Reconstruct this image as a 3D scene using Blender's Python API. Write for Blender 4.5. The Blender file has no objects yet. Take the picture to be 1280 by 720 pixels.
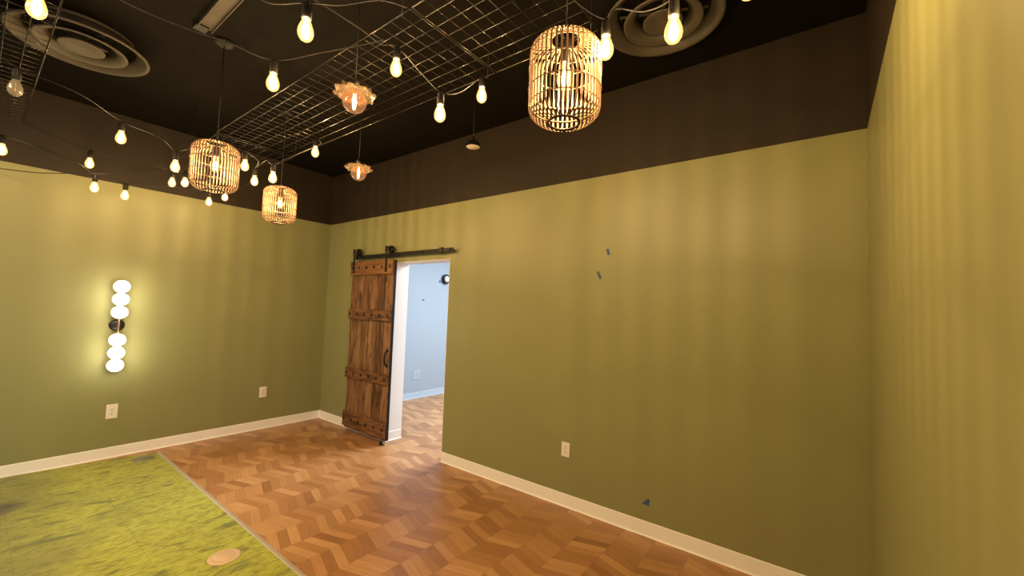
import bpy, math, random
from mathutils import Matrix, Vector
random.seed(7)
PI = math.pi
S = bpy.context.scene
C = S.collection

# ------------------------------------------------------------------ mesh helpers
class MB:
    """collects shapes, builds ONE mesh object"""
    def __init__(s):
        s.v, s.f, s.m, s.sm = [], [], [], []
    def add(s, vs, fs, mi=0, smooth=False, M=None):
        n = len(s.v)
        for p in vs:
            s.v.append(tuple(M @ Vector(p)) if M is not None else tuple(p))
        for f in fs:
            s.f.append(tuple(i + n for i in f)); s.m.append(mi); s.sm.append(smooth)
        return s
    def box(s, x0, y0, z0, x1, y1, z1, mi=0, M=None):
        vs = [(x0,y0,z0),(x1,y0,z0),(x1,y1,z0),(x0,y1,z0),(x0,y0,z1),(x1,y0,z1),(x1,y1,z1),(x0,y1,z1)]
        return s.add(vs, [(0,3,2,1),(4,5,6,7),(0,1,5,4),(1,2,6,5),(2,3,7,6),(3,0,4,7)], mi, False, M)
    def bbox(s, x0, y0, z0, x1, y1, z1, b=.004, mi=0, M=None):
        """box with bevelled edges"""
        def cl(v, lo, hi): return v
        xs, ys, zs = (x0,x1), (y0,y1), (z0,z1)
        vs, idx = [], {}
        for i in (0,1):
            for j in (0,1):
                for k in (0,1):
                    px, py, pz = xs[i], ys[j], zs[k]
                    dx, dy, dz = (b if i==0 else -b), (b if j==0 else -b), (b if k==0 else -b)
                    idx[(i,j,k,0)] = len(vs); vs.append((px, py+dy, pz+dz))
                    idx[(i,j,k,1)] = len(vs); vs.append((px+dx, py, pz+dz))
                    idx[(i,j,k,2)] = len(vs); vs.append((px+dx, py+dy, pz))
        fs = []
        I = idx
        for i in (0,1): fs.append([I[(i,0,0,0)],I[(i,1,0,0)],I[(i,1,1,0)],I[(i,0,1,0)]][::(-1 if i==0 else 1)])
        for j in (0,1): fs.append([I[(0,j,0,1)],I[(1,j,0,1)],I[(1,j,1,1)],I[(0,j,1,1)]][::(1 if j==0 else -1)])
        for k in (0,1): fs.append([I[(0,0,k,2)],I[(1,0,k,2)],I[(1,1,k,2)],I[(0,1,k,2)]][::(-1 if k==0 else 1)])
        for i in (0,1):
            for j in (0,1):
                f=[I[(i,j,0,0)],I[(i,j,1,0)],I[(i,j,1,1)],I[(i,j,0,1)]]; fs.append(f if (i+j)%2==1 else f[::-1])
        for i in (0,1):
            for k in (0,1):
                f=[I[(i,0,k,0)],I[(i,1,k,0)],I[(i,1,k,2)],I[(i,0,k,2)]]; fs.append(f if (i+k)%2==0 else f[::-1])
        for j in (0,1):
            for k in (0,1):
                f=[I[(0,j,k,1)],I[(1,j,k,1)],I[(1,j,k,2)],I[(0,j,k,2)]]; fs.append(f if (j+k)%2==1 else f[::-1])
        for i in (0,1):
            for j in (0,1):
                for k in (0,1):
                    f=[I[(i,j,k,0)],I[(i,j,k,1)],I[(i,j,k,2)]]; fs.append(f if (i+j+k)%2==1 else f[::-1])
        return s.add(vs, fs, mi, False, M)
    def lathe(s, prof, n=24, mi=0, M=None, smooth=True, closed=False):
        """prof: list of (r, z); axis = z"""
        vs, fs = [], []
        rings = []
        for r, z in prof:
            if r < 1e-6:
                rings.append([len(vs)]); vs.append((0,0,z))
            else:
                rings.append(list(range(len(vs), len(vs)+n)))
                for k in range(n):
                    a = 2*PI*k/n; vs.append((r*math.cos(a), r*math.sin(a), z))
        pr = list(zip(rings, rings[1:])) + ([(rings[-1], rings[0])] if closed else [])
        for A, B in pr:
            for k in range(n):
                k2 = (k+1) % n
                if len(A) == 1 and len(B) == 1: continue
                if len(A) == 1: fs.append((A[0], B[k2], B[k]))
                elif len(B) == 1: fs.append((A[k], A[k2], B[0]))
                else: fs.append((A[k], A[k2], B[k2], B[k]))
        return s.add(vs, fs, mi, smooth, M)
    def tube(s, pts, r, n=8, mi=0, closed=False, caps=True, M=None, flat=None):
        """round tube along points; flat=(w,t) gives a flat strip instead"""
        P = [Vector(p) for p in pts]
        vs, fs = [], []
        N = len(P); up = None
        for i in range(N):
            a = P[i-1] if (i > 0 or closed) else P[i]
            b = P[(i+1) % N] if (i < N-1 or closed) else P[i]
            t = (b-a).normalized()
            if up is None:
                up = Vector((0,0,1)) if abs(t.z) < .9 else Vector((1,0,0))
            u = (up - t*up.dot(t)).normalized(); w = t.cross(u); up = u
            for k in range(n):
                a2 = 2*PI*k/n
                vs.append(P[i] + u*(r*math.cos(a2)) + w*(r*math.sin(a2)))
        for i in range(N if closed else N-1):
            j = (i+1) % N
            for k in range(n):
                k2 = (k+1) % n
                fs.append((i*n+k, i*n+k2, j*n+k2, j*n+k))
        if caps and not closed:
            fs.append(tuple(range(n))[::-1]); fs.append(tuple(range((N-1)*n, N*n)))
        return s.add(vs, fs, mi, n > 4, M)
    def sphere(s, c, r, seg=20, rings=12, mi=0, sz=1.0):
        prof = [(r*math.sin(PI*i/rings), -sz*r*math.cos(PI*i/rings)) for i in range(rings+1)]
        return s.lathe(prof, seg, mi, Matrix.Translation(c))
    def build(s, name, mats, parent=None, loc=None):
        me = bpy.data.meshes.new(name)
        me.from_pydata(s.v, [], s.f)
        for m in (mats if isinstance(mats, (list, tuple)) else [mats]): me.materials.append(m)
        for p, mi, sm in zip(me.polygons, s.m, s.sm):
            p.material_index = mi; p.use_smooth = sm
        me.update()
        o = bpy.data.objects.new(name, me); C.objects.link(o)
        if parent: o.parent = parent
        if loc: o.location = loc
        return o

def tag(o, label, cat, group=None, kind=None):
    o['label'] = label; o['category'] = cat
    if group: o['group'] = group
    if kind: o['kind'] = kind
    return o
def thing(name, loc, label, cat, group=None, rz=0):
    o = bpy.data.objects.new(name, None); C.objects.link(o)
    o.empty_display_size = .05; o.location = loc; o.rotation_euler = (0,0,rz)
    return tag(o, label, cat, group)
def struct(o):
    o['kind'] = 'structure'; return o
def copy_tree(o, parent=None):
    c = o.copy(); C.objects.link(c)
    if parent: c.parent = parent
    for ch in list(o.children): copy_tree(ch, c)
    return c
def smooth_path(pts, sub=8):
    """Catmull-Rom through points"""
    P = [Vector(p) for p in pts]
    out = []
    for i in range(len(P)-1):
        p0 = P[max(i-1,0)]; p1 = P[i]; p2 = P[i+1]; p3 = P[min(i+2,len(P)-1)]
        for k in range(sub):
            t = k/sub
            out.append(.5*((2*p1)+(p2-p0)*t+(2*p0-5*p1+4*p2-p3)*t*t+(3*p1-p0-3*p2+p3)*t**3))
    out.append(P[-1]); return out

# ------------------------------------------------------------------ materials
def new_mat(name):
    m = bpy.data.materials.new(name); m.use_nodes = True
    return m, m.node_tree.nodes, m.node_tree.links, m.node_tree.nodes['Principled BSDF']
def plain(name, col, rough=.5, metal=0., spec=.5, bump=0, bscale=200):
    m, n, l, b = new_mat(name)
    b.inputs['Base Color'].default_value = (*col, 1); b.inputs['Roughness'].default_value = rough
    b.inputs['Metallic'].default_value = metal; b.inputs['Specular IOR Level'].default_value = spec
    if bump:
        t = n.new('ShaderNodeTexNoise'); t.inputs['Scale'].default_value = bscale; t.inputs['Detail'].default_value = 3
        g = n.new('ShaderNodeNewGeometry'); l.new(g.outputs['Position'], t.inputs['Vector'])
        bp = n.new('ShaderNodeBump'); bp.inputs['Strength'].default_value = bump; bp.inputs['Distance'].default_value = .002
        l.new(t.outputs['Fac'], bp.inputs['Height']); l.new(bp.outputs['Normal'], b.inputs['Normal'])
    return m
def emis(name, col, st, clear=False):
    m = bpy.data.materials.new(name); m.use_nodes = True
    n, l = m.node_tree.nodes, m.node_tree.links; n.clear()
    e = n.new('ShaderNodeEmission'); e.inputs['Color'].default_value = (*col,1); e.inputs['Strength'].default_value = st
    o = n.new('ShaderNodeOutputMaterial')
    if clear:
        t = n.new('ShaderNodeBsdfTransparent'); a = n.new('ShaderNodeAddShader')
        l.new(e.outputs[0], a.inputs[0]); l.new(t.outputs[0], a.inputs[1]); l.new(a.outputs[0], o.inputs['Surface'])
    else: l.new(e.outputs[0], o.inputs['Surface'])
    m.cycles.emission_sampling = 'NONE'
    return m
def thin_glass(name, tint, glow=None, st=0, refl=.6, body=0.0, bodycol=(1,1,1)):
    """thin blown glass: see-through, with edge reflections (and the warm glow of a lit envelope)"""
    m = bpy.data.materials.new(name); m.use_nodes = True
    n, l = m.node_tree.nodes, m.node_tree.links; n.clear()
    tr = n.new('ShaderNodeBsdfTransparent'); tr.inputs['Color'].default_value = (*tint,1)
    gl = n.new('ShaderNodeBsdfGlossy'); gl.inputs['Roughness'].default_value = .08
    lw = n.new('ShaderNodeLayerWeight'); lw.inputs['Blend'].default_value = .25
    mu = n.new('ShaderNodeMath'); mu.operation = 'MULTIPLY'; mu.inputs[1].default_value = refl
    l.new(lw.outputs['Facing'], mu.inputs[0])
    mx = n.new('ShaderNodeMixShader'); l.new(mu.outputs[0], mx.inputs[0]); l.new(tr.outputs[0], mx.inputs[1]); l.new(gl.outputs[0], mx.inputs[2])
    last = mx
    if body:
        di = n.new('ShaderNodeBsdfDiffuse'); di.inputs['Color'].default_value = (*bodycol,1)
        m2 = n.new('ShaderNodeMixShader'); m2.inputs[0].default_value = body
        l.new(mx.outputs[0], m2.inputs[1]); l.new(di.outputs[0], m2.inputs[2]); last = m2
    if glow:
        e = n.new('ShaderNodeEmission'); e.inputs['Color'].default_value = (*glow,1); e.inputs['Strength'].default_value = st
        ad = n.new('ShaderNodeAddShader'); l.new(last.outputs[0], ad.inputs[0]); l.new(e.outputs[0], ad.inputs[1]); last = ad
    o = n.new('ShaderNodeOutputMaterial'); l.new(last.outputs[0], o.inputs['Surface'])
    m.cycles.emission_sampling = 'NONE'
    return m
def math_node(n, l, op, a, b=None, c=None):
    x = n.new('ShaderNodeMath'); x.operation = op
    for i, q in enumerate((a, b, c)):
        if q is None: continue
        if isinstance(q, (int, float)): x.inputs[i].default_value = q
        else: l.new(q, x.inputs[i])
    return x.outputs[0]

def paint(name, col, rough=.42, spec=.4):
    m, n, l, b = new_mat(name)
    g = n.new('ShaderNodeNewGeometry')
    t = n.new('ShaderNodeTexNoise'); t.inputs['Scale'].default_value = 1.3; t.inputs['Detail'].default_value = 4
    l.new(g.outputs['Position'], t.inputs['Vector'])
    mx = n.new('ShaderNodeMix'); mx.data_type = 'RGBA'
    mx.inputs['A'].default_value = (*[c*.95 for c in col],1); mx.inputs['B'].default_value = (*[c*1.05 for c in col],1)
    l.new(t.outputs['Fac'], mx.inputs['Factor']); l.new(mx.outputs['Result'], b.inputs['Base Color'])
    b.inputs['Roughness'].default_value = rough; b.inputs['Specular IOR Level'].default_value = spec
    # fine roller texture
    t2 = n.new('ShaderNodeTexNoise'); t2.inputs['Scale'].default_value = 260; t2.inputs['Detail'].default_value = 2
    l.new(g.outputs['Position'], t2.inputs['Vector'])
    bp = n.new('ShaderNodeBump'); bp.inputs['Strength'].default_value = .12; bp.inputs['Distance'].default_value = .001
    l.new(t2.outputs['Fac'], bp.inputs['Height']); l.new(bp.outputs['Normal'], b.inputs['Normal'])
    return m

def chevron_floor():
    m, n, l, b = new_mat('chevron_wood_floor')
    g = n.new('ShaderNodeNewGeometry'); sp = n.new('ShaderNodeSeparateXYZ'); l.new(g.outputs['Position'], sp.inputs[0])
    W, SL, BW = .2275, .31, .066
    x = math_node(n, l, 'ADD', sp.outputs['X'], 40*W - 2.326 + .0)
    q = math_node(n, l, 'DIVIDE', x, W)
    col = math_node(n, l, 'FLOOR', q)
    tri = math_node(n, l, 'MULTIPLY', math_node(n, l, 'PINGPONG', q, 1.0), W*SL)
    v = math_node(n, l, 'SUBTRACT', sp.outputs['Y'], tri)
    bq = math_node(n, l, 'DIVIDE', math_node(n, l, 'ADD', v, 20.0), BW)
    bid = math_node(n, l, 'FLOOR', bq)
    cv = n.new('ShaderNodeCombineXYZ'); l.new(col, cv.inputs[0]); l.new(bid, cv.inputs[1])
    wn = n.new('ShaderNodeTexWhiteNoise'); wn.noise_dimensions = '3D'; l.new(cv.outputs[0], wn.inputs['Vector'])
    # grain stretched along each board
    gv = n.new('ShaderNodeCombineXYZ')
    l.new(math_node(n, l, 'MULTIPLY', x, 7.0), gv.inputs[0])
    l.new(math_node(n, l, 'MULTIPLY', v, 95.0), gv.inputs[1])
    l.new(math_node(n, l, 'MULTIPLY', wn.outputs['Value'], 37.0), gv.inputs[2])
    gn = n.new('ShaderNodeTexNoise'); gn.inputs['Scale'].default_value = 1.0; gn.inputs['Detail'].default_value = 4; gn.inputs['Distortion'].default_value = .6
    l.new(gv.outputs[0], gn.inputs['Vector'])
    val = math_node(n, l, 'ADD', math_node(n, l, 'ADD', math_node(n, l, 'MULTIPLY', wn.outputs['Value'], .54), .06), math_node(n, l, 'MULTIPLY', gn.outputs['Fac'], .40))
    cr = n.new('ShaderNodeValToRGB'); l.new(val, cr.inputs[0])
    e = cr.color_ramp.elements
    e[0].position = .08; e[0].color = FLOOR[0]
    e[1].position = .92; e[1].color = FLOOR[3]
    k = e.new(.36); k.color = FLOOR[1]
    k = e.new(.66); k.color = FLOOR[2]
    # thin dark joints
    fr = math_node(n, l, 'FRACT', bq); ed = math_node(n, l, 'MINIMUM', fr, math_node(n, l, 'SUBTRACT', 1.0, fr))
    fc = math_node(n, l, 'FRACT', q); ec = math_node(n, l, 'MINIMUM', fc, math_node(n, l, 'SUBTRACT', 1.0, fc))
    j = math_node(n, l, 'MINIMUM', math_node(n, l, 'MULTIPLY', ed, BW), math_node(n, l, 'MULTIPLY', ec, W))
    jm = math_node(n, l, 'LESS_THAN', j, .0011)
    mx = n.new('ShaderNodeMix'); mx.data_type = 'RGBA'; l.new(math_node(n, l, 'MULTIPLY', jm, .5), mx.inputs['Factor'])
    l.new(cr.outputs[0], mx.inputs['A']); mx.inputs['B'].default_value = (.09,.04,.018,1)
    l.new(mx.outputs['Result'], b.inputs['Base Color'])
    b.inputs['Roughness'].default_value = .38; b.inputs['Specular IOR Level'].default_value = .5
    bp = n.new('ShaderNodeBump'); bp.inputs['Strength'].default_value = .15; bp.inputs['Distance'].default_value = .001
    l.new(gn.outputs['Fac'], bp.inputs['Height']); l.new(bp.outputs['Normal'], b.inputs['Normal'])
    return m

def carpet_mat():
    m, n, l, b = new_mat('moss_green_carpet')
    g = n.new('ShaderNodeNewGeometry')
    def noise(sc, det, scale=(1,1,1), dist=0, loc=(0,0,0)):
        mp = n.new('ShaderNodeMapping'); mp.inputs['Scale'].default_value = scale; mp.inputs['Location'].default_value = loc
        l.new(g.outputs['Position'], mp.inputs['Vector'])
        t = n.new('ShaderNodeTexNoise'); t.inputs['Scale'].default_value = sc; t.inputs['Detail'].default_value = det; t.inputs['Distortion'].default_value = dist
        l.new(mp.outputs[0], t.inputs['Vector']); return t.outputs['Fac']
    def ramp(src, a, ca, b_, cb):
        r = n.new('ShaderNodeMapRange'); r.inputs['From Min'].default_value = a; r.inputs['From Max'].default_value = b_
        r.inputs['To Min'].default_value = ca; r.inputs['To Max'].default_value = cb; l.new(src, r.inputs['Value']); return r.outputs[0]
    def mix(f, A, B):
        mx = n.new('ShaderNodeMix'); mx.data_type = 'RGBA'; l.new(f, mx.inputs['Factor'])
        for s, v in (('A', A), ('B', B)):
            if isinstance(v, tuple): mx.inputs[s].default_value = (*v,1)
            else: l.new(v, mx.inputs[s])
        return mx.outputs['Result']
    # tufted, streaky moss pattern, streaks running across the tiles
    streak = noise(11, 8, (2.1,.5,1), 1.2)
    blot = noise(6, 8, (1.9,.6,1), .9, (3,1,0))
    fine = noise(55, 7, (1.5,.5,1))
    c = mix(ramp(streak, .42, 0, .66, 1), CARPET[1], CARPET[0])
    c = mix(ramp(fine, .38, 0, .64, 1), c, CARPET[2])
    c2 = mix(ramp(blot, .57, 0, .66, .8), c, CARPET[3])
    # noise-broken darkening that grows towards negative y
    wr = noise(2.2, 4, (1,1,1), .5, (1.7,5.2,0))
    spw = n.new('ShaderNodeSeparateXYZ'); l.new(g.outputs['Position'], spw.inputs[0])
    dark_y = math_node(n, l, 'ADD', math_node(n, l, 'MULTIPLY', wr, .35), math_node(n, l, 'MULTIPLY', spw.outputs['Y'], -.30))   # gets darker as y falls
    c3 = mix(ramp(dark_y, .86, 0, 1.02, .62), c2, CARPET[4])
    # 50 cm carpet-tile seams
    sp = n.new('ShaderNodeSeparateXYZ'); l.new(g.outputs['Position'], sp.inputs[0])
    def seam(o, off):
        f = math_node(n, l, 'FRACT', math_node(n, l, 'DIVIDE', math_node(n, l, 'ADD', o, off), .5))
        d = math_node(n, l, 'MINIMUM', f, math_node(n, l, 'SUBTRACT', 1.0, f))
        return math_node(n, l, 'LESS_THAN', d, .004)
    sm = math_node(n, l, 'MULTIPLY', math_node(n, l, 'MAXIMUM', seam(sp.outputs['X'], 10.1), seam(sp.outputs['Y'], 11.767)), .35)
    c4 = mix(sm, c3, CARPET[3])
    # one dark spill stain by the sofa end
    mp = n.new('ShaderNodeMapping'); mp.vector_type = 'POINT'; mp.inputs['Location'].default_value = (-.86,2.73,0)
    l.new(g.outputs['Position'], mp.inputs['Vector'])
    ws = n.new('ShaderNodeTexNoise'); ws.inputs['Scale'].default_value = 6; l.new(g.outputs['Position'], ws.inputs['Vector'])
    ad = n.new('ShaderNodeVectorMath'); ad.operation = 'MULTIPLY_ADD'; l.new(ws.outputs['Color'], ad.inputs[0]); ad.inputs[1].default_value = (.12,.12,0); l.new(mp.outputs[0], ad.inputs[2])
    sc = n.new('ShaderNodeVectorMath'); sc.operation = 'MULTIPLY'; l.new(ad.outputs[0], sc.inputs[0]); sc.inputs[1].default_value = (1.0,1.0,0)
    ln = n.new('ShaderNodeVectorMath'); ln.operation = 'LENGTH'; l.new(sc.outputs[0], ln.inputs[0])
    st = ramp(ln.outputs['Value'], .07, .85, .16, 0)
    c5 = mix(st, c4, (.075,.065,.035))
    l.new(c5, b.inputs['Base Color'])
    b.inputs['Roughness'].default_value = .95; b.inputs['Specular IOR Level'].default_value = .1
    b.inputs['Sheen Weight'].default_value = .15
    bp = n.new('ShaderNodeBump'); bp.inputs['Strength'].default_value = .6; bp.inputs['Distance'].default_value = .004
    l.new(fine, bp.inputs['Height']); l.new(bp.outputs['Normal'], b.inputs['Normal'])
    return m

def wood(name, dark, mid, light, axis='Z'):
    """rough stained board: grain along z (planks) or x (battens), knots; obj.color[0] shifts the tone of each board"""
    m, n, l, b = new_mat(name)
    tc = n.new('ShaderNodeTexCoord'); oi = n.new('ShaderNodeObjectInfo')
    sc = n.new('ShaderNodeSeparateColor'); l.new(oi.outputs['Color'], sc.inputs[0])
    cx = n.new('ShaderNodeCombineXYZ')
    for i, k in enumerate((13.0, 7.0, 29.0)): l.new(math_node(n, l, 'MULTIPLY', oi.outputs['Random'], k), cx.inputs[i])
    va = n.new('ShaderNodeVectorMath'); l.new(tc.outputs['Object'], va.inputs[0]); l.new(cx.outputs[0], va.inputs[1])
    def noise(a, g, det, dist):
        mp = n.new('ShaderNodeMapping'); mp.inputs['Scale'].default_value = (a,a,g) if axis == 'Z' else (g,a,a)
        l.new(va.outputs[0], mp.inputs['Vector'])
        t = n.new('ShaderNodeTexNoise'); t.inputs['Scale'].default_value = 1.0; t.inputs['Detail'].default_value = det; t.inputs['Distortion'].default_value = dist
        l.new(mp.outputs[0], t.inputs['Vector']); return t.outputs['Fac']
    grain = noise(38, 2.2, 6, 1.6); broad = noise(9, 1.7, 3, 2.4); knot = noise(11, 4.5, 1, .8)
    v = math_node(n, l, 'ADD', math_node(n, l, 'MULTIPLY', grain, .50), math_node(n, l, 'MULTIPLY', broad, .62))
    v = math_node(n, l, 'ADD', v, math_node(n, l, 'MULTIPLY', math_node(n, l, 'SUBTRACT', sc.outputs[0], .5), .5))
    kr = n.new('ShaderNodeMapRange'); kr.inputs['From Min'].default_value = .66; kr.inputs['From Max'].default_value = .76; kr.inputs['To Min'].default_value = 0; kr.inputs['To Max'].default_value = .30
    l.new(knot, kr.inputs['Value'])
    v = math_node(n, l, 'SUBTRACT', v, kr.outputs[0])
    cr = n.new('ShaderNodeValToRGB'); l.new(v, cr.inputs[0]); e = cr.color_ramp.elements
    e[0].position = .38; e[0].color = (*dark,1); e[1].position = .74; e[1].color = (*light,1)
    k = e.new(.55); k.color = (*mid,1)
    l.new(cr.outputs[0], b.inputs['Base Color'])
    b.inputs['Roughness'].default_value = .6; b.inputs['Specular IOR Level'].default_value = .3
    bp = n.new('ShaderNodeBump'); bp.inputs['Strength'].default_value = .35; bp.inputs['Distance'].default_value = .003
    l.new(grain, bp.inputs['Height']); l.new(bp.outputs['Normal'], b.inputs['Normal'])
    return m

FLOOR = [(.19,.075,.024,1), (.34,.155,.055,1), (.44,.22,.085,1), (.58,.32,.135,1)]
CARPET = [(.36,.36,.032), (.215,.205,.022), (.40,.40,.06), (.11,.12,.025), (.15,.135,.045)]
GREEN = (.255,.248,.105)
DARK = (.027,.0185,.0115)

M_green = paint('olive_green_wall_paint', GREEN)
M_dark = paint('dark_brown_wall_paint', DARK, .55, .22)
M_ceil = paint('black_ceiling_paint', (.0075,.0060,.0043), .8, .06)
M_blue = paint('pale_blue_wall_paint', (.305,.35,.40), .5)
M_white = paint('white_wall_paint', (.86,.84,.83), .5)
M_floor = chevron_floor()
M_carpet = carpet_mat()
M_base = plain('white_rubber_base', (.90,.86,.80), .45)
M_strip = plain('aluminium_edge_strip', (.50,.42,.33), .4, .35)
M_black = plain('black_metal', (.018,.016,.015), .42, .6, .5)
M_grid = plain('black_wire', (.024,.020,.015), .26, .5, .5)
M_cord = plain('black_cord', (.013,.011,.009), .6, 0, .22)
M_plate = plain('white_plastic', (.80,.74,.66), .35)
M_slot = plain('dark_slot', (.08,.06,.05), .6)
M_bamboo = plain('bamboo', (.20,.118,.066), .55, 0, .4, .3, 90)
M_hoop = plain('bamboo_hoop', (.19,.105,.055), .5, 0, .4)
M_vent = plain('tan_painted_metal', (.060,.049,.034), .5, .0, .4)
M_brown = plain('brown_painted_steel', (.06,.044,.028), .6)
M_fil = emis('glowing_filament', (1,.86,.60), 8, True)
M_filw = emis('glowing_filament_wide', (1,.80,.52), 7, True)
M_globe = emis('lit_opal_globe', (1,.91,.72), 33)
M_globe.cycles.emission_sampling = 'AUTO'
M_env = thin_glass('warm_bulb_glass', (1,.93,.78), (1,.58,.18), .9, .5)
M_amber = thin_glass('amber_globe_glass', (.95,.72,.48), (1,.47,.20), .16, .5)
M_clear = thin_glass('clear_bulb_glass', (.97,.95,.9), None, 0, .9, .16, (.8,.7,.5))
M_crystal = thin_glass('cut_crystal', (.9,.85,.78), None, 0, .45, .03, (.85,.74,.60))
M_tape = plain('blue_painters_tape', (.035,.09,.19), .7)
M_brass = plain('brushed_brass', (.55,.36,.16), .35, .8)
M_cup = plain('pale_brass_cup', (.62,.50,.28), .4, .3)
M_disc1 = plain('tan_cover_plate', (.62,.42,.25), .45, .1)
M_disc2 = plain('grey_metal_cover_plate', (.27,.26,.16), .45, .5)
M_plank = wood('stained_plank', (.050,.023,.010), (.165,.078,.032), (.33,.18,.082))
M_batten = wood('stained_batten', (.05,.022,.009), (.16,.07,.026), (.29,.135,.05), 'X')
M_bronze = plain('bronze_housing', (.035,.03,.03), .4, .5)

# ------------------------------------------------------------------ room
W, YF, ZP, ZC, OX0, OX1, OH, T = 5.739, -6.6, 2.677, 3.363, 1.487, 2.419, 2.085, .214
def wall_bands(mb, x0, y0, x1, y1):
    mb.box(x0,y0,0,x1,y1,ZP,0); mb.box(x0,y0,ZP,x1,y1,ZC+.1,1)
w = MB(); w.box(-.058-.15,YF-.15,0,0,0,ZP,0).box(-.058-.15,YF-.15,ZP,0,0,ZC+.1,1)
struct(w.build('wall_left', [M_green, M_dark]))
w = MB()   # unseen opening added behind the camera to let in cool fill light
wy0, wy1, wz0, wz1 = -6.2, -4.0, .7, 2.4
w.box(W,YF-.15,0,W+.15,wy0,ZP,0).box(W,wy1,0,W+.15,T,ZP,0).box(W,wy0,0,W+.15,wy1,wz0,0).box(W,wy0,wz1,W+.15,wy1,ZP,0).box(W,YF-.15,ZP,W+.15,T,ZC+.1,1)
struct(w.build('wall_right', [M_green, M_dark]))
w = MB()
w.box(-.208,0,0,OX0,T-.002,ZP,0).box(OX1,0,0,W,T-.002,ZP,0).box(OX0,0,OH,OX1,T-.002,ZP,0)
w.box(-.208,0,ZP,W,T-.002,ZC+.1,1)
w.box(-.208,T-.002,0,OX0,T,ZC+.1,2).box(OX1,T-.002,0,W,T,ZC+.1,2).box(OX0,T-.002,OH,OX1,T,ZC+.1,2)
struct(w.build('wall_back', [M_green, M_dark, M_blue]))
w = MB(); w.box(0,YF-.15,0,W,YF,ZP,0).box(0,YF-.15,ZP,W,YF,ZC+.1,1)
struct(w.build('wall_front', [M_green, M_dark]))
w = MB()
for y0, y1 in ((wy0,wy0+.05),(-5.125,-5.075),(wy1-.05,wy1)): w.box(W+.04,y0,wz0,W+.10,y1,wz1)
w.box(W+.04,wy0,wz0,W+.10,wy1,wz0+.05).box(W+.04,wy0,wz1-.05,W+.10,wy1,wz1)
struct(w.build('added_window_1', M_plate))  # unseen frame of the opening added for the cool fill
# floor of both rooms, ceiling
w = MB(); w.box(-.3,YF-.2,-.12,W+.2,6.2,0)
struct(w.build('floor', M_floor))
w = MB(); w.box(-.3,YF-.2,ZC,W+.2,T,ZC+.12)
struct(w.build('ceiling', M_ceil))
# jamb lining of the opening
w = MB(); w.box(OX0,-.001,0,OX0+.004,T+.001,OH).box(OX1-.004,-.001,0,OX1,T+.001,OH).box(OX0,-.001,OH-.004,OX1,T+.001,OH)
struct(w.build('trim_1', M_white))
# next room
w = MB(); w.box(-.208,T,0,-.058,6.1,3.0); struct(w.build('wall_next_left', M_blue))
w = MB(); w.box(-.208,6.0,0,5.2,6.15,3.0); struct(w.build('wall_next_back', M_blue))
w = MB(); w.box(5.05,T,0,5.2,6.1,3.0); struct(w.build('wall_next_right', M_blue))
w = MB(); w.box(-.208,T,3.0,5.2,6.15,3.1); struct(w.build('ceiling_next', M_white))

# cove base: thin, with a flared toe
def base_run(name, p0, p1, nrm, h=.103, mat=M_base):
    prof = [(0,0),(.013,0),(.013,.003),(.008,.006),(.0055,.013),(.005,h-.004),(.003,h),(0,h)]
    a, b = Vector((*p0,0)), Vector((*p1,0)); nv = Vector((*nrm,0))
    mb = MB(); k = len(prof)
    vs = [a + nv*d + Vector((0,0,z)) for d, z in prof] + [b + nv*d + Vector((0,0,z)) for d, z in prof]
    fs = [(i, (i+1)%k, k+(i+1)%k, k+i) for i in range(k)] + [tuple(range(k))[::-1], tuple(range(k,2*k))]
    mb.add(vs, fs); return struct(mb.build(name, mat))
base_run('baseboard_left', (0,YF), (0,0), (1,0))
base_run('baseboard_back_left', (0,0), (OX0,0), (0,-1))
base_run('baseboard_back_right', (OX1,0), (W,0), (0,-1))
base_run('baseboard_right', (W,0), (W,YF), (-1,0))
base_run('baseboard_jamb', (OX0+.004,-.013), (OX0+.004,T), (1,0))
base_run('baseboard_next', (-.058,6.0), (-.058,T), (1,0), mat=plain('pale_blue_base', (.40,.47,.54), .45))

# ------------------------------------------------------------------ carpet, edge strip, floor covers
CT = .009
mb = MB()
top = [(.176,-1.767),(.08,-2.10),(.05,-2.42),(.016,-2.66),(.016,YF+.02),(W-.02,YF+.02),(W-.02,-1.767)]
k = len(top)
mb.add([(x,y,.0005) for x,y in top]+[(x,y,CT) for x,y in top], [tuple(range(k))[::-1][::-1], tuple(range(k,2*k))]+[(i,(i+1)%k,k+(i+1)%k,k+i) for i in range(k)])
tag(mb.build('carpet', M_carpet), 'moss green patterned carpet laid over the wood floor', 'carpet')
mb = MB()
prof = [(-.017,.0),(-.017,.010),(-.010,.0125),(.008,.0125),(.017,.002),(.017,0)]
k = len(prof)
mb.add([(.17,-1.757+d,z) for d,z in prof]+[(W-.02,-1.757+d,z) for d,z in prof], [(i,(i+1)%k,k+(i+1)%k,k+i) for i in range(k)]+[tuple(range(k)),tuple(range(k,2*k))[::-1]])
tag(mb.build('carpet_edge_strip', M_strip), 'beige metal strip along the straight edge between green carpet and wood floor', 'edge strip')
def floor_cover(x, y, mat, lmat, label):
    t = thing('floor_outlet_cover', (x,y,CT), label, 'floor outlet', 'round floor outlet covers in the carpet')
    MB().lathe([(0,0),(.086,0),(.086,.002),(.082,.0045),(.074,.0055),(0,.0055)], 40).build('cover_ring', mat, t)
    lid = MB().lathe([(0,.0055),(.060,.0055),(.058,.0070),(0,.0072)], 36)
    lid.build('lid', lmat, t)
floor_cover(2.622,-1.978,M_disc1,M_disc1,'tan round floor outlet cover in the carpet, nearest the camera')
floor_cover(.284,-1.900,M_disc2,M_disc2,'grey round floor outlet cover at the far corner of the carpet by the wall')

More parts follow.
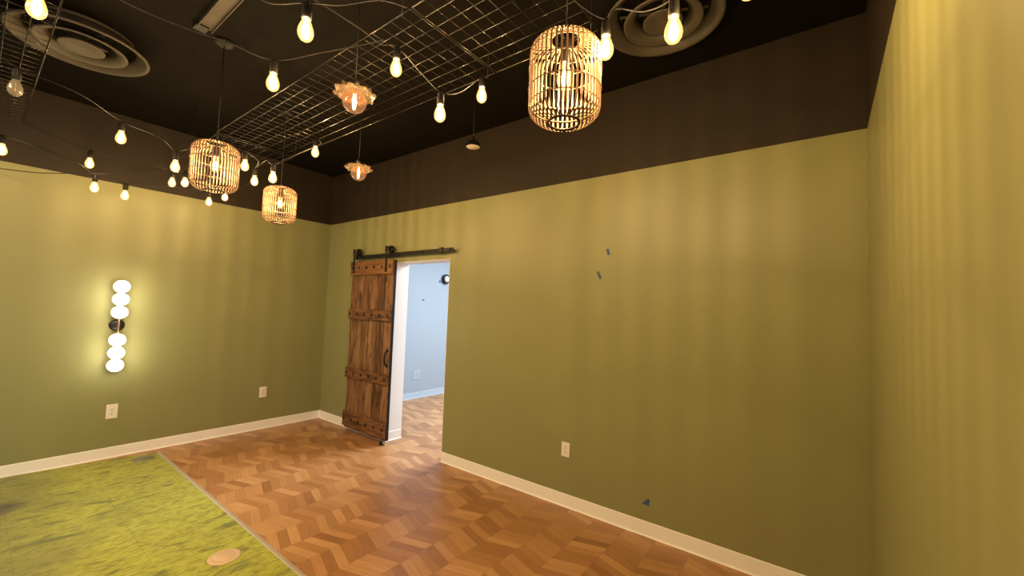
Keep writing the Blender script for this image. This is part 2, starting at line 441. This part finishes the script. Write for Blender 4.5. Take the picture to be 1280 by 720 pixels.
# ------------------------------------------------------------------ wall outlets
def outlet(loc, rz, w, h, label, cat='outlet', mat=M_plate):
    """built facing -y, plate against y = 0"""
    t = thing('wall_outlet', loc, label, cat, 'white wall outlets', rz)
    MB().bbox(-w/2,-.006,-h/2,w/2,-.0005,h/2,.002).build('cover_plate', mat, t)
    for s in (-1, 1):
        rec = MB().bbox(-.017,-.0085,s*.0205-.0145,.017,-.0055,s*.0205+.0145,.0015).build('receptacle', mat, t)
        sl = MB()
        sl.box(-.0085,-.0092,s*.0205-.001,-.0055,-.0086,s*.0205+.009).box(.0055,-.0092,s*.0205-.001,.0085,-.0086,s*.0205+.009)
        sl.box(-.003,-.0092,s*.0205-.010,.003,-.0086,s*.0205-.005)
        sl.build('slot', M_slot, rec)
    MB().lathe([(0,0),(.003,0),(.003,.0015),(0,.002)], 10, 0, Matrix.Translation((0,-.006,0)) @ Matrix.Rotation(PI/2,4,'X')).build('screw', M_slot, t)
outlet((0,-2.104,.447), PI/2, .084, .137, 'white wall outlet on green wall, below the lit globe sconce')
outlet((0,-.746,.449), PI/2, .082, .128, 'white wall outlet on green wall, nearest the corner by the barn door')
outlet((3.857,0,.453), 0, .076, .116, 'white wall outlet low on the green wall to the right of the doorway')
outlet((-.058,1.716,.40), PI/2, .150, .155, 'white square outlet on pale blue wall seen through the doorway', mat=plain('blue_white_plastic', (.34,.40,.46), .45))

# ------------------------------------------------------------------ tape scraps
def tape(loc, rz, poly, label, facing):
    mb = MB(); k = len(poly)
    mb.add([(x,-.0004,z) for x,z in poly]+[(x,-.0016,z) for x,z in poly], [tuple(range(k)), tuple(range(k,2*k))[::-1]]+[(i,(i+1)%k,k+(i+1)%k,k+i) for i in range(k)])
    o = mb.build('tape_scrap', M_tape); o.location = loc; o.rotation_euler = (0,0,rz)
    tag(o, label, 'tape', 'scraps of blue tape on the walls')
tape((4.184,0,2.057), 0, [(-.016,.022),(.006,.026),(.019,-.020),(-.002,-.026)], 'blue tape scrap on green wall, upper one of the pair', 0)
tape((4.114,0,1.875), 0, [(-.024,.028),(-.004,.032),(.024,-.024),(.004,-.034)], 'blue tape scrap on green wall, lower one of the pair', 0)
tape((4.522,0,.236), 0, [(-.032,-.018),(.012,.026),(.024,.020),(.020,-.022)], 'dark blue triangular tape scrap just above the baseboard', 0)
tape((-.058,2.165,2.045), PI/2, [(-.025,-.02),(.02,-.025),(.025,.02),(-.015,.026)], 'tiny blue tape scrap right under the round fixture on blue wall', 0)
tape((-.058,1.792,1.692), PI/2, [(-.022,-.012),(.022,-.014),(.024,.012),(-.018,.014)], 'tiny blue tape scrap alone in the middle of blue wall', 0)

# round bulkhead fixture on the blue wall in the next room
t = thing('wall_fixture', (-.058,2.285,2.098), 'round white wall fixture with black rim seen through the doorway', 'wall light')
RX = Matrix.Rotation(PI/2,4,'Y')
MB().lathe([(0,.0),(.088,.0),(.088,.055),(.078,.070),(.058,.070),(.056,.058),(0,.058)], 32, 0, RX).build('housing', M_bronze, t)
MB().lathe([(.0545,.0585),(.052,.066),(.03,.072),(0,.073)], 28, 0, RX).build('face', M_plate, t)
MB().box(0,.08,-.03,.045,.15,.03).build('side_box', M_bronze, t)

# ------------------------------------------------------------------ barn door, rail, guide
DX0, DX1, DZ0, DZ1 = .748, 1.605, .045, 2.105
door = thing('barn_door', (DX0,-.07,DZ0), 'sliding plank barn door of brown stained wood with studded battens', 'door')
off = Vector((DX0,-.07,DZ0))
ws_ = [.253,.160,.132,.165,.147]
tones = [.50,.46,.62,.34,.58]
x = 0
for i, pw in enumerate(ws_):
    mb = MB().bbox(0,-.016-(i%2)*.0025,0,pw-.005,.014,DZ1-DZ0,.003)
    o = mb.build('plank', M_plank, door); o.location = (x,0,0); x += pw; o.color = (tones[i],.5,.5,1)
MB().box(.0,.0142,.0,DX1-DX0,.016,DZ1-DZ0).build('backing_panel', M_black, door)
mb = MB().bbox(DX1-DX0-.001,-.017,.001,DX1-DX0+.003,.016,DZ1-DZ0-.001,.0008)
mb.build('shade_edge', M_black, door)  # black strip paints in the shade on the door's side edge
for z0, z1, tn in ((1.938,2.108,.62),(1.388,1.518,.40),(.665,.785,.42),(.072,.252,.44)):
    bt = MB().bbox(-.003,-.0235,0,DX1-DX0-.004,0,z1-z0,.004).build('batten', M_batten, door)
    bt.location = (0,-.0190,z0-DZ0); bt.color = (tn,.5,.5,1)
    for k in range(6):
        bx = .035 + k*(DX1-DX0-.085)/5
        MB().lathe([(.019,0),(.0185,.003),(.013,.0075),(.006,.0098),(0,.0102)], 8, 0, Matrix.Translation((bx,-.0234,(z1-z0)*.52)) @ Matrix.Rotation(PI/2,4,'X'), smooth=False).build('stud', M_black, bt)
RZ, RY = 2.172, -.052
for hx in (.822,1.484):
    hx -= DX0
    st = MB().bbox(hx-.019,-.0475,1.962-DZ0,hx+.019,-.0415,2.235-DZ0,.0015)
    so = st.build('hanger_strap', M_black, door)
    for z in (2.00,2.06):
        MB().lathe([(.011,0),(.010,.005),(0,.007)], 8, 0, Matrix.Translation((hx,-.0475,z-DZ0)) @ Matrix.Rotation(PI/2,4,'X'), smooth=False).build('bolt', M_black, so)
    wh = MB().lathe([(0,-.014),(.044,-.014),(.045,-.009),(.038,-.006),(.038,.006),(.045,.009),(.044,.014),(0,.014)], 28, 0, Matrix.Translation((hx,RY+.07-.002,RZ+.063-DZ0)) @ Matrix.Rotation(PI/2,4,'X'))
    wh.build('wheel', M_black, so)
    # little cap over the wheel axle
    MB().bbox(hx-.030,-.050,RZ+.03-DZ0,hx+.030,-.040,RZ+.095-DZ0,.004).build('wheel_cap', M_black, so)
# pull handle: forged bar bowed out from two mounting plates
hx, hz = 1.556-DX0, .970-DZ0
h = MB()
h.tube(smooth_path([(hx,-.018,hz-.088),(hx,-.032,hz-.080),(hx-.0,-.052,hz-.05),(hx,-.056,hz),(hx,-.052,hz+.05),(hx,-.032,hz+.080),(hx,-.018,hz+.088)],6), .0095, 8)
ho = h.build('pull_handle', M_black, door)
for s in (-1,1):
    pl = MB(); pr = [(-.012,-.008),(.012,-.008),(.017,.010),(.0,.036),(-.017,.010)]
    k = len(pr)
    pl.add([(hx+a,-.0185,hz+s*(.080+b)) for a,b in pr]+[(hx+a,-.0225,hz+s*(.080+b)) for a,b in pr],[tuple(range(k)),tuple(range(k,2*k))[::-1]]+[(i,(i+1)%k,k+(i+1)%k,k+i) for i in range(k)])
    pl.build('mounting_plate', M_black, ho)
pl = MB(); 
pl.tube(smooth_path([(hx-.022,-.019,hz-.07),(hx-.026,-.021,hz),(hx-.022,-.019,hz+.07)],5), .005, 6)

rail = thing('door_rail', (1.63,0,RZ), 'flat black steel rail on the wall above the barn door and doorway', 'rail')
MB().bbox(.742-1.63,RY-.004,-.021,2.518-1.63,RY+.004,.021,.0015).build('bar', M_black, rail)
for bx in (.79,1.20,1.63,2.05,2.47):
    MB().lathe([(0,.0),(.013,0),(.013,-RY-.004),(0,-RY-.004)], 12, 0, Matrix.Translation((bx-1.63,RY+.0045,0)) @ Matrix.Rotation(-PI/2,4,'X')).build('spacer', M_black, rail)
    MB().lathe([(.013,0),(.012,.005),(.006,.009),(0,.0095)], 8, 0, Matrix.Translation((bx-1.63,RY-.0035,0)) @ Matrix.Rotation(PI/2,4,'X'), smooth=False).build('bolt_head', M_black, rail)
for bx in (.766,2.335):
    MB().bbox(bx-1.63-.024,RY-.014,-.028,bx-1.63+.024,RY+.012,.032,.003).build('end_stop', M_black, rail)
g = thing('floor_guide', (1.545,-.105,0), 'small black roller guide on the floor at the bottom corner of barn door', 'door guide')
MB().bbox(-.030,-.012,.0005,.030,.030,.006,.0015).build('base_plate', M_black, g)
MB().lathe([(0,.006),(.013,.006),(.018,.010),(.018,.030),(.013,.034),(0,.034)], 20, 0, Matrix.Translation((0,.0,0))).build('roller', M_black, g)

# ------------------------------------------------------------------ sconce
sc = thing('globe_sconce', (0,-2.122,1.286), 'vertical wall sconce of six lit globes above the wall outlet', 'wall lamp')
MB().lathe([(0,.0005),(.058,.0005),(.058,.014),(.054,.020),(0,.022)], 36, 0, RX).build('backplate', M_black, sc)
MB().lathe([(0,.02),(.008,.02),(.008,.088),(0,.088)], 14, 0, RX).build('arm', M_brass, sc)
MB().tube([(.088,0,-.40),(.088,0,.40)], .0055, 10).build('rod', M_brass, sc)
for z in (1.664,1.540,1.414,1.146,1.022,.902):
    gl = MB().sphere((.098,0,z-1.286), .0575, 28, 16).build('globe', M_globe, sc)
    MB().lathe([(.016,.030),(.040,.033),(.053,.048),(.0595,.072),(.0605,.072),(.054,.046),(.041,.0315),(.016,.028)], 28, 0, Matrix.Translation((0,0,z-1.286)) @ RX, True, True).build('cup', M_cup, gl)

# ------------------------------------------------------------------ bulbs
LIT = []
def lamp(name, parent, loc, power, col, rad):
    ld = bpy.data.lights.new(name, 'POINT'); ld.energy = power; ld.color = col; ld.shadow_soft_size = rad
    o = bpy.data.objects.new(name, ld); C.objects.link(o); o.parent = parent; o.location = loc
    return o
WARM = (1.0,.70,.36)
P_BULB, P_GLOBE, P_LANT = 11.5, 8.0, 24.0
def make_bulb(lit=True):
    t = thing('string_light_bulb', (0,0,0), 'x', 'light bulb', 'light bulbs on the string lights')
    so = MB().lathe([(0,.112),(.006,.112),(.010,.104),(.0165,.098),(.018,.070),(.0185,.046),(.0150,.044),(0,.044)], 18).build('socket', M_cord, t)
    # two wire loops that clip the socket to the cord
    hk = MB()
    for s in (-1,1):
        hk.tube(smooth_path([(s*.016,0,.062),(s*.021,0,.085),(s*.017,0,.106),(s*.004,0,.112)],4), .0016, 5)
    hk.build('clip', M_grid, so)
    en = MB().lathe([(.0135,.047),(.0145,.040),(.0215,.022),(.0275,.004),(.0290,-.010),(.0265,-.024),(.0190,-.036),(.0100,-.042),(0,-.0435)], 24)
    en.build('glass_envelope', M_env if lit else M_clear, t)
    if lit:
        fi = MB().lathe([(0,.034),(.007,.030),(.0125,.012),(.0155,-.008),(.0130,-.024),(.007,-.033),(0,-.035)], 14)
        fi.build('filament', M_fil, t)
        lamp('bulb_light', t, (0,0,0), P_BULB, WARM, .014)
    else:
        MB().tube([(0,0,.044),(0,0,.02),(.008,0,.0),(.008,0,-.02),(0,0,-.03),(-.008,0,-.02),(-.008,0,0)], .0011, 5).build('filament', M_brass, t)
    return t
BULBS = [
 ((3.149,-2.931,2.66), 'lit warm bulb at upper left picture corner, before the round ceiling vent'),
 ((3.949,-2.300,2.62), 'lit pear-shaped bulb near the top edge, left of the long wire grid'),
 ((3.397,-2.189,2.64), 'lit bulb at upper edge of the long wire grid, left of near crystal globe pendant'),
 ((3.808,-1.782,2.78), 'lit bulb under the wire grid, just right of the near crystal globe pendant'),
 ((3.980,-1.628,2.56), 'lit bulb with a tall bare socket, left of the small black dome pendant'),
 ((3.999,-1.341,2.78), 'lit bulb under the grid edge directly above the small black dome pendant'),
 ((4.899,-1.660,2.55), 'lit bulb touching the right side of the nearest bamboo lantern'),
 ((5.150,-1.691,2.50), 'largest lit bulb, in front of the round vent at upper right'),
 ((5.368,-1.722,2.533), 'lit bulb cut off by the top picture edge, right of the vent at upper right'),
 ((1.687,-2.456,2.66), 'lit bulb by itself against the dark wall band, below the round vent at upper left'),
 ((0.610,-2.475,2.68), 'lit bulb just above another one near where dark band meets green on left wall'),
 ((0.531,-2.424,2.50), 'lit bulb hanging against the green wall, leftmost of two there'),
 ((0.411,-2.210,2.50), 'lit bulb hanging against the green wall, right of two, above the sconce'),
 ((0.608,-2.938,2.64), 'lit bulb cut by the left picture edge on the dark wall band'),
 ((1.693,-2.153,2.55), 'lit bulb touching the left side of the wide middle bamboo lantern, above a pair'),
 ((0.638,-1.929,2.66), 'small lit bulb left of the middle lantern, left one of a close pair'),
 ((0.753,-1.861,2.66), 'small lit bulb left of the middle lantern, right one of a close pair'),
 ((1.882,-1.764,2.64), 'lit bulb touching the right side of the middle bamboo lantern'),
 ((1.573,-1.576,2.62), 'small lit bulb between the middle and farthest bamboo lanterns'),
 ((2.105,-1.643,2.54), 'lit bulb right above the farthest bamboo lantern'),
 ((0.469,-1.582,2.58), 'small lit bulb right under the middle lantern at the edge of green paint'),
 ((0.581,-1.479,2.64), 'smallest lit bulb, below the right half of the middle lantern'),
 ((2.187,-1.365,2.82), 'small lit bulb at the lower edge of wire grid near the back corner'),
]
proto = make_bulb()
for i, (p, lab) in enumerate(BULBS):
    o = proto if i == 0 else copy_tree(proto)
    o.location = p; o['label'] = lab; o.rotation_euler.z = random.uniform(0, 3)
    if p[0] < 2.0:                      # same bulbs, output turned down to keep the left wall darker
        for ch in o.children:
            if ch.type == 'LIGHT': ch.data = ch.data.copy(); ch.data.energy = P_BULB*(.20 if p[0] < .8 else .5)
dead = make_bulb(False); dead.location = (2.134,-2.939,2.65); dead['label'] = 'unlit clear bulb under the wire grid at the left picture edge'
BP = {k+1 if k == 0 else k+2: Vector(b[0])+Vector((0,0,.112)) for k, b in enumerate(BULBS)}; BP[2] = Vector((2.134,-2.939,2.762))

# ------------------------------------------------------------------ cords of the string lights
def strand(pts, label, name='light_string', r=.0033):
    mb = MB().tube(smooth_path(pts, 8), r, 6)
    tag(mb.build(name, M_cord), label, 'string light', 'black cords of the string lights')
V = Vector
strand([(2.448,-3.3,2.84),(2.248,-3.076,2.80),BP[2],(2.048,-2.697,2.75),BP[11],(1.802,-2.274,2.70),BP[16],(1.791,-2.085,2.68),(1.831,-1.768,2.72),BP[19],(1.80,-1.64,2.73),BP[20],(1.85,-1.60,2.74),BP[21],(2.12,-1.45,2.80),(2.14,-1.30,2.925),BP[24]],
       'black cord from the unlit bulb, passing in front of the middle lantern to the grid')
strand([(.30,-3.6,2.80),(.55,-3.1,2.78),BP[15],(.80,-2.742,2.67),(.700,-2.545,2.635),BP[13],BP[14],(.465,-2.094,2.62),(.57,-1.925,2.63),BP[22],(.50,-1.54,2.72),BP[23],(.6,-1.30,2.80),(.9,-1.30,2.925)],
       'black cord sagging along dark band of left wall, carrying two bulbs before the green')
strand([(.433,-2.847,2.93),BP[12],(.70,-2.15,2.77),BP[17],BP[18],(.85,-1.83,2.85),(.97,-1.80,2.925)],
       'thin black cord from the corner of the left grid to the close pair of bulbs')
strand([(.03,-3.4,2.62),(.05,-3.009,2.6),(.352,-2.781,2.56),(.445,-2.622,2.58),(.664,-2.342,2.62),(.769,-2.214,2.66),(.888,-2.08,2.7),(.90,-1.99,2.78),(.98,-1.88,2.93)],
       'slack black cord lowest on the left wall, crossing the green at the picture edge')
strand([(3.02,-2.96,2.92),BP[1]+V((-.02,.02,.0)),(3.12,-2.85,2.9),(3.049,-2.773,2.9),(3.093,-2.636,2.86),(3.157,-2.461,2.84),(3.198,-2.402,2.83),(3.239,-2.321,2.82),BP[4],(3.473,-2.007,2.86),(3.562,-1.885,2.925),(3.72,-1.802,2.95)],
       'black cord passing the roof bracket, then the bulb at upper edge of long grid')
strand([(3.662,-2.4,2.97),(3.676,-2.151,2.965),(3.687,-1.92,2.955),(3.69,-1.80,2.94),BP[5],(3.878,-1.674,2.78),BP[6],(3.971,-1.485,2.74),BP[7],(4.02,-1.277,2.925)],
       'black cord crossing under the grid to the bulbs around the black dome pendant')
strand([(3.62,-2.6,2.88),(3.658,-2.437,2.85),(3.75,-2.36,2.78),BP[3],(3.93,-2.159,2.82),(4.001,-2.02,2.9),(4.03,-1.90,2.93)],
       'black cord carrying the big bulb near the top edge left of the grid')
strand([(4.55,-1.75,2.94),(4.70,-1.66,2.86),(4.80,-1.62,2.76),BP[8],(4.93,-1.64,2.70),(5.03,-1.62,2.66),BP[9],(5.25,-1.72,2.66),BP[10],(5.5,-1.70,2.72)],
       'black cord from the grid end over the nearest lantern to the largest bulb')

# ------------------------------------------------------------------ hung wire grids
def grid(x0, x1, y0, y1, z, label, hang, pitch=.0762, tilt=0):
    t = thing('wire_grid_panel', (x0,y0,z), label, 'wire grid', 'black wire grids hung under the ceiling')
    L, Wd = x1-x0, y1-y0
    fr = MB()
    for a, b in (((0,0,0),(L,0,0)),((0,Wd,0),(L,Wd,0)),((0,0,0),(0,Wd,0)),((L,0,0),(L,Wd,0))): fr.tube([a,b], .0038, 8)
    fr.build('frame', M_grid, t)
    n = round(Wd/pitch); wr = MB()
    for i in range(1, n): wr.tube([(0,Wd*i/n,0),(L,Wd*i/n,0)], .0023, 6)
    n = round(L/pitch)
    for i in range(1, n): wr.tube([(L*i/n,0,.0055),(L*i/n,Wd,.0055)], .0022, 6)
    wr.build('mesh', M_grid, t)
    for hx, hy in hang:
        hw = MB().tube([(hx-x0,hy-y0,.002),(hx-x0,hy-y0,ZC-z-.001)], .0014, 5)
        hw.tube([(hx-x0+.012*math.cos(a*PI/4),hy-y0,.0+.012*math.sin(a*PI/4)) for a in range(8)], .0014, 5, closed=True)
        hw.build('hanger_wire', M_grid, t)
ZG = 2.93
grid(1.612,4.035,-1.887,-1.277,ZG,'long black wire grid hung below the ceiling, spanning the middle', [(1.64,-1.887),(1.64,-1.277),(3.98,-1.887),(3.98,-1.277)])
grid(.975,1.600,-1.885,-1.277,ZG-.012,'short black wire grid above the middle and farthest lanterns, near the left wall', [(1.0,-1.885),(1.0,-1.277)])
grid(4.05,4.68,-1.887,-1.277,ZG,'short black wire grid above the nearest lantern', [(4.64,-1.887),(4.64,-1.277)])
grid(.433,2.87,-3.453,-2.843,ZG,'black wire grid at the upper left picture edge, below a round vent', [(.46,-2.843),(2.83,-2.843),(.46,-3.453),(2.83,-3.453)])

# ------------------------------------------------------------------ lanterns
def make_lantern():
    t = thing('bamboo_lantern', (0,0,0), 'x', 'pendant lamp', 'bamboo cage pendant lanterns')
    R, H = .140, .333; h2 = H/2; rr = .060
    def prof():
        p = []
        for k in range(9):
            a = PI/2*k/8; p.append((rr+(R-rr)*math.sin(a), -h2+.060*(1-math.cos(a))))
        p += [(R,-.05),(R,0),(R,.05)]
        for k in range(9):
            a = PI/2*(1-k/8); p.append((rr+(R-rr)*math.sin(a), h2-.060*(1-math.cos(a))))
        return p
    pf = prof(); N = 44; mb = MB(); hw, th = .0034, .0026
    for i in range(N):
        a = 2*PI*i/N; ca, sa = math.cos(a), math.sin(a)
        vs, fs = [], []
        for k, (r, z) in enumerate(pf):
            w_ = hw*min(1.0, .55+.45*r/R)
            for dr, dw in ((0,-w_),(0,w_),(-th,w_),(-th,-w_)):
                vs.append(((r+dr)*ca-dw*sa, (r+dr)*sa+dw*ca, z))
        for k in range(len(pf)-1):
            for q in range(4):
                fs.append((k*4+q, k*4+(q+1)%4, k*4+4+(q+1)%4, k*4+4+q))
        fs += [(0,3,2,1), tuple(4*(len(pf)-1)+q for q in range(4))]
        mb.add(vs, fs)
    mb.build('bamboo_cage', M_bamboo, t)
    def ring(r, z, rad, name, mat, n=48):
        MB().tube([(r*math.cos(2*PI*k/n), r*math.sin(2*PI*k/n), z) for k in range(n)], rad, 6, closed=True).build(name, mat, t)
    for z, r in ((-.098,R-.0045),(-.038,R+.001),(.045,R+.001),(.108,R-.0045),(.142,R-.028)): ring(r, z, .0026, 'hoop', M_hoop)
    ring(rr+.001, -h2+.001, .0055, 'opening_rim', M_black); ring(rr, h2-.001, .0045, 'top_rim', M_hoop)
    # spider that carries the lamp holder
    sp = MB()
    for a in (0, PI/2):
        sp.tube([(-rr*math.cos(a),-rr*math.sin(a),h2),(rr*math.cos(a),rr*math.sin(a),h2)], .0025, 6)
    sp.build('spider', M_black, t)
    MB().lathe([(0,h2+.03),(.008,h2+.03),(.014,h2+.02),(.0185,h2),(.0195,.075),(.017,.072),(0,.072)], 20).build('lamp_holder', M_black, t)
    MB().lathe([(.013,.074),(.014,.064),(.022,.045),(.029,.025),(.031,.008),(.028,-.010),(.019,-.024),(.009,-.030),(0,-.031)], 24).build('bulb_glass', M_env, t)
    MB().lathe([(0,.045),(.008,.040),(.013,.022),(.014,.006),(.010,-.012),(0,-.018)], 16).build('filament', M_fil, t)
    MB().tube([(0,0,h2+.028),(0,0,.86)], .0033, 8).build('cord', M_cord, t)
    MB().lathe([(0,.886),(.058,.886),(.058,.876),(.050,.866),(.012,.860),(0,.860)], 28).build('ceiling_cup', M_cord, t)
    lamp('lantern_light', t, (0,0,.012), P_LANT, WARM, .007)
    return t
lan = make_lantern()
for i, (p, lab) in enumerate([((4.731,-1.663,2.474),'nearest and largest lit bamboo cage lantern, at the top right of centre'),
                              ((2.219,-2.057,2.474),'lit bamboo cage lantern, middle of three in distance, with a cord crossing its front'),
                              ((1.491,-1.319,2.474),'farthest and smallest lit bamboo cage lantern, hanging before the back corner')]):
    o = lan if i == 0 else copy_tree(lan)
    o.location = p; o['label'] = lab; o.rotation_euler.z = .3*i

# ------------------------------------------------------------------ amber globe pendants with crystal collars
def make_globe():
    t = thing('globe_pendant', (0,0,0), 'x', 'pendant lamp', 'amber globe pendants with crystal collars')
    R = .0625
    pr = [(R*math.sin(PI*k/16), -R*math.cos(PI*k/16)) for k in range(14)] + [(.020,.066),(.016,.078)]
    MB().lathe(pr, 28).build('globe', M_amber, t)
    MB().lathe([(0,.042),(.007,.038),(.0095,.01),(.0095,-.025),(.006,-.044),(0,-.047)], 14).build('filament', M_filw, t)
    # pressed-glass dish with scalloped rim
    n = 48; vs, fs = [], []
    rings = [(.018,.074,0),(.040,.070,.0),(.068,.060,.05),(.092,.046,.08),(.102,.036,.10)]
    for r, z, sca in rings:
        for k in range(n):
            a = 2*PI*k/n; q = math.cos(8*a)
            vs.append((r*(1+sca*q)*math.cos(a), r*(1+sca*q)*math.sin(a), z+sca*.09*q))
    for i in range(len(rings)-1):
        for k in range(n):
            k2 = (k+1)%n; fs.append((i*n+k, i*n+k2, (i+1)*n+k2, (i+1)*n+k))
    MB().add(vs, fs, 0, True).build('crystal_dish', M_crystal, t)
    bd = MB()
    for k in range(16):
        a = 2*PI*k/16; r = .104 if k % 2 == 0 else .092
        bd.add([(r*math.cos(a)+dx*.013, r*math.sin(a)+dy*.013, (.040 if k%2==0 else .052)+dz*.016) for dx,dy,dz in ((1,0,0),(0,1,0),(-1,0,0),(0,-1,0),(0,0,1),(0,0,-1))],
               [(0,1,4),(1,2,4),(2,3,4),(3,0,4),(1,0,5),(2,1,5),(3,2,5),(0,3,5)])
    bd.build('crystal_beads', M_crystal, t)
    MB().lathe([(0,.125),(.007,.125),(.012,.115),(.017,.108),(.018,.076),(0,.076)], 18).build('lamp_holder', M_black, t)
    MB().tube([(0,0,.12),(0,0,.676)], .0028, 6).build('cord', M_cord, t)
    MB().lathe([(0,.698),(.045,.698),(.045,.690),(.036,.682),(.008,.676),(0,.676)], 24).build('ceiling_cup', M_cord, t)
    lamp('globe_light', t, (0,0,0), P_GLOBE, WARM, .016)
    return t
gp = make_globe(); gp.location = (3.522,-1.83,2.665); gp['label'] = 'nearer amber globe pendant with crystal collar, in front of the long wire grid'
g2 = copy_tree(gp); g2.location = (2.45,-1.125,2.665); g2['label'] = 'farther amber globe pendant with crystal collar, before the dark back wall near the corner'
g2.rotation_euler.z = .3

# small black dome pendant
dp = thing('dome_pendant', (3.231,-.581,2.905), 'small unlit black dome pendant with pale disc face, hung before dark back wall', 'pendant')
MB().lathe([(.060,0),(.060,.010),(.054,.030),(.040,.047),(.020,.056),(.011,.064),(.009,.090),(0,.092)], 28).build('dome', M_black, dp)
MB().lathe([(.0585,.004),(.050,-.001),(0,-.003)], 28).build('face', plain('pale_lens', (.82,.72,.56), .5), dp)
MB().tube([(0,0,.088),(0,0,ZC-2.905-.001)], .0035, 8).build('rod', M_cord, dp)

# ------------------------------------------------------------------ ceiling vents, bracket
def vent(x, y, s, label):
    z = 3.255
    t = thing('ceiling_vent', (x,y,z), label, 'ceiling vent', 'round ceiling vents')
    def cone(name, pf, mat): MB().lathe([(r*s, h) for r, h in pf], 64, 0, None, True, True).build(name, mat, t)
    cone('outer_ring', [(.350,.0),(.352,.010),(.335,.016),(.285,.050),(.270,.085),(.264,.085),(.279,.046),(.325,.010),(.335,.000)], M_vent)
    cone('middle_cone', [(.232,-.004),(.234,.002),(.195,.016),(.148,.058),(.143,.058),(.188,.009),(.222,-.004)], M_vent)
    MB().lathe([(0,.010),(.055*s,.006),(.108*s,-.004),(.116*s,-.004),(.117*s,.002),(.080*s,.030),(0,.034)], 48).build('centre_plate', M_vent, t)
    MB().lathe([(.262*s,.075),(.262*s,ZC-z-.001)], 48).build('collar', M_brown, t)
    br = MB()
    for a in (0, PI/2): 
        br.box(-.26*s*1,-.008,.058,.26*s,.008,.064,0,Matrix.Rotation(a+.4,4,'Z'))
    br.build('spider', M_brown, t)
vent(1.50,-2.66,1.0,'round tan ceiling vent at the upper left, partly behind a wire grid')
vent(4.805,-.712,.925,'round tan ceiling vent at the upper right, behind the largest bulb')
br = thing('ceiling_bracket', (2.30,-2.197,ZC), 'brown flat steel ceiling channel at top edge, right of the left vent', 'bracket')
MB().box(0,-.043,-.014,2.2,.043,-.001).box(0,-.043,-.030,2.2,-.038,-.014).box(0,.038,-.030,2.2,.043,-.014).build('channel', M_brown, br)
MB().box(-.05,-.05,-.022,.03,.02,-.001).build('end_plate', M_black, br)

# ------------------------------------------------------------------ daylight, added fill and camera
def area(name, loc, rot, sx, sy, power, col):
    ld = bpy.data.lights.new(name, 'AREA'); ld.shape = 'RECTANGLE'; ld.size = sx; ld.size_y = sy; ld.energy = power; ld.color = col
    o = bpy.data.objects.new(name, ld); C.objects.link(o); o.location = loc; o.rotation_euler = rot; return o
area('next_room_daylight', (3.6,3.6,2.4), (0,math.radians(62),0), 2.2, 1.6, 60, (.74,.88,1.0))
area('next_room_ceiling_light', (2.3,2.2,2.95), (0,0,0), 1.4, 1.4, 260, (.76,.89,1.0))
area('rear_warm_fill', (2.8,-4.6,3.3), (0,0,0), 2.0, 1.4, 125, (1.0,.76,.46))  # added warm fill for lower wall and floor, no fixture
area('added_window_fill', (W+.3,(wy0+wy1)/2,(wz0+wz1)/2), (0,math.radians(90),0), wz1-wz0, wy1-wy0, 70, (.80,.92,1.0))  # cool fill through the added opening, for left wall and carpet
wd = bpy.data.worlds.new('World'); S.world = wd; wd.use_nodes = True
wd.node_tree.nodes['Background'].inputs[0].default_value = (.75,.85,1,1); wd.node_tree.nodes['Background'].inputs[1].default_value = .3

cam = bpy.data.cameras.new('Camera'); co = bpy.data.objects.new('Camera', cam); C.objects.link(co)
cam.sensor_width = 36; cam.lens = 513.29/1280*36; cam.clip_start = .02
r = Vector((0.7973985,0.6023793,0.0359832)); u = Vector((0.0035307,-0.0642850,0.9979253)); f = Vector((-0.6034427,0.7956171,0.0533876))
co.matrix_world = Matrix(((r.x,u.x,-f.x,5.534318),(r.y,u.y,-f.y,-3.016391),(r.z,u.z,-f.z,1.573405),(0,0,0,1)))
S.camera = co
S.view_settings.view_transform = 'Standard'; S.view_settings.look = 'None'; S.view_settings.gamma = 1; S.view_settings.use_curve_mapping = False
S.view_settings.exposure = 0.0
try:
    S.cycles.use_denoising = True
    S.cycles.max_bounces = 8; S.cycles.transparent_max_bounces = 16
    S.cycles.sample_clamp_indirect = 4.0
except Exception: pass
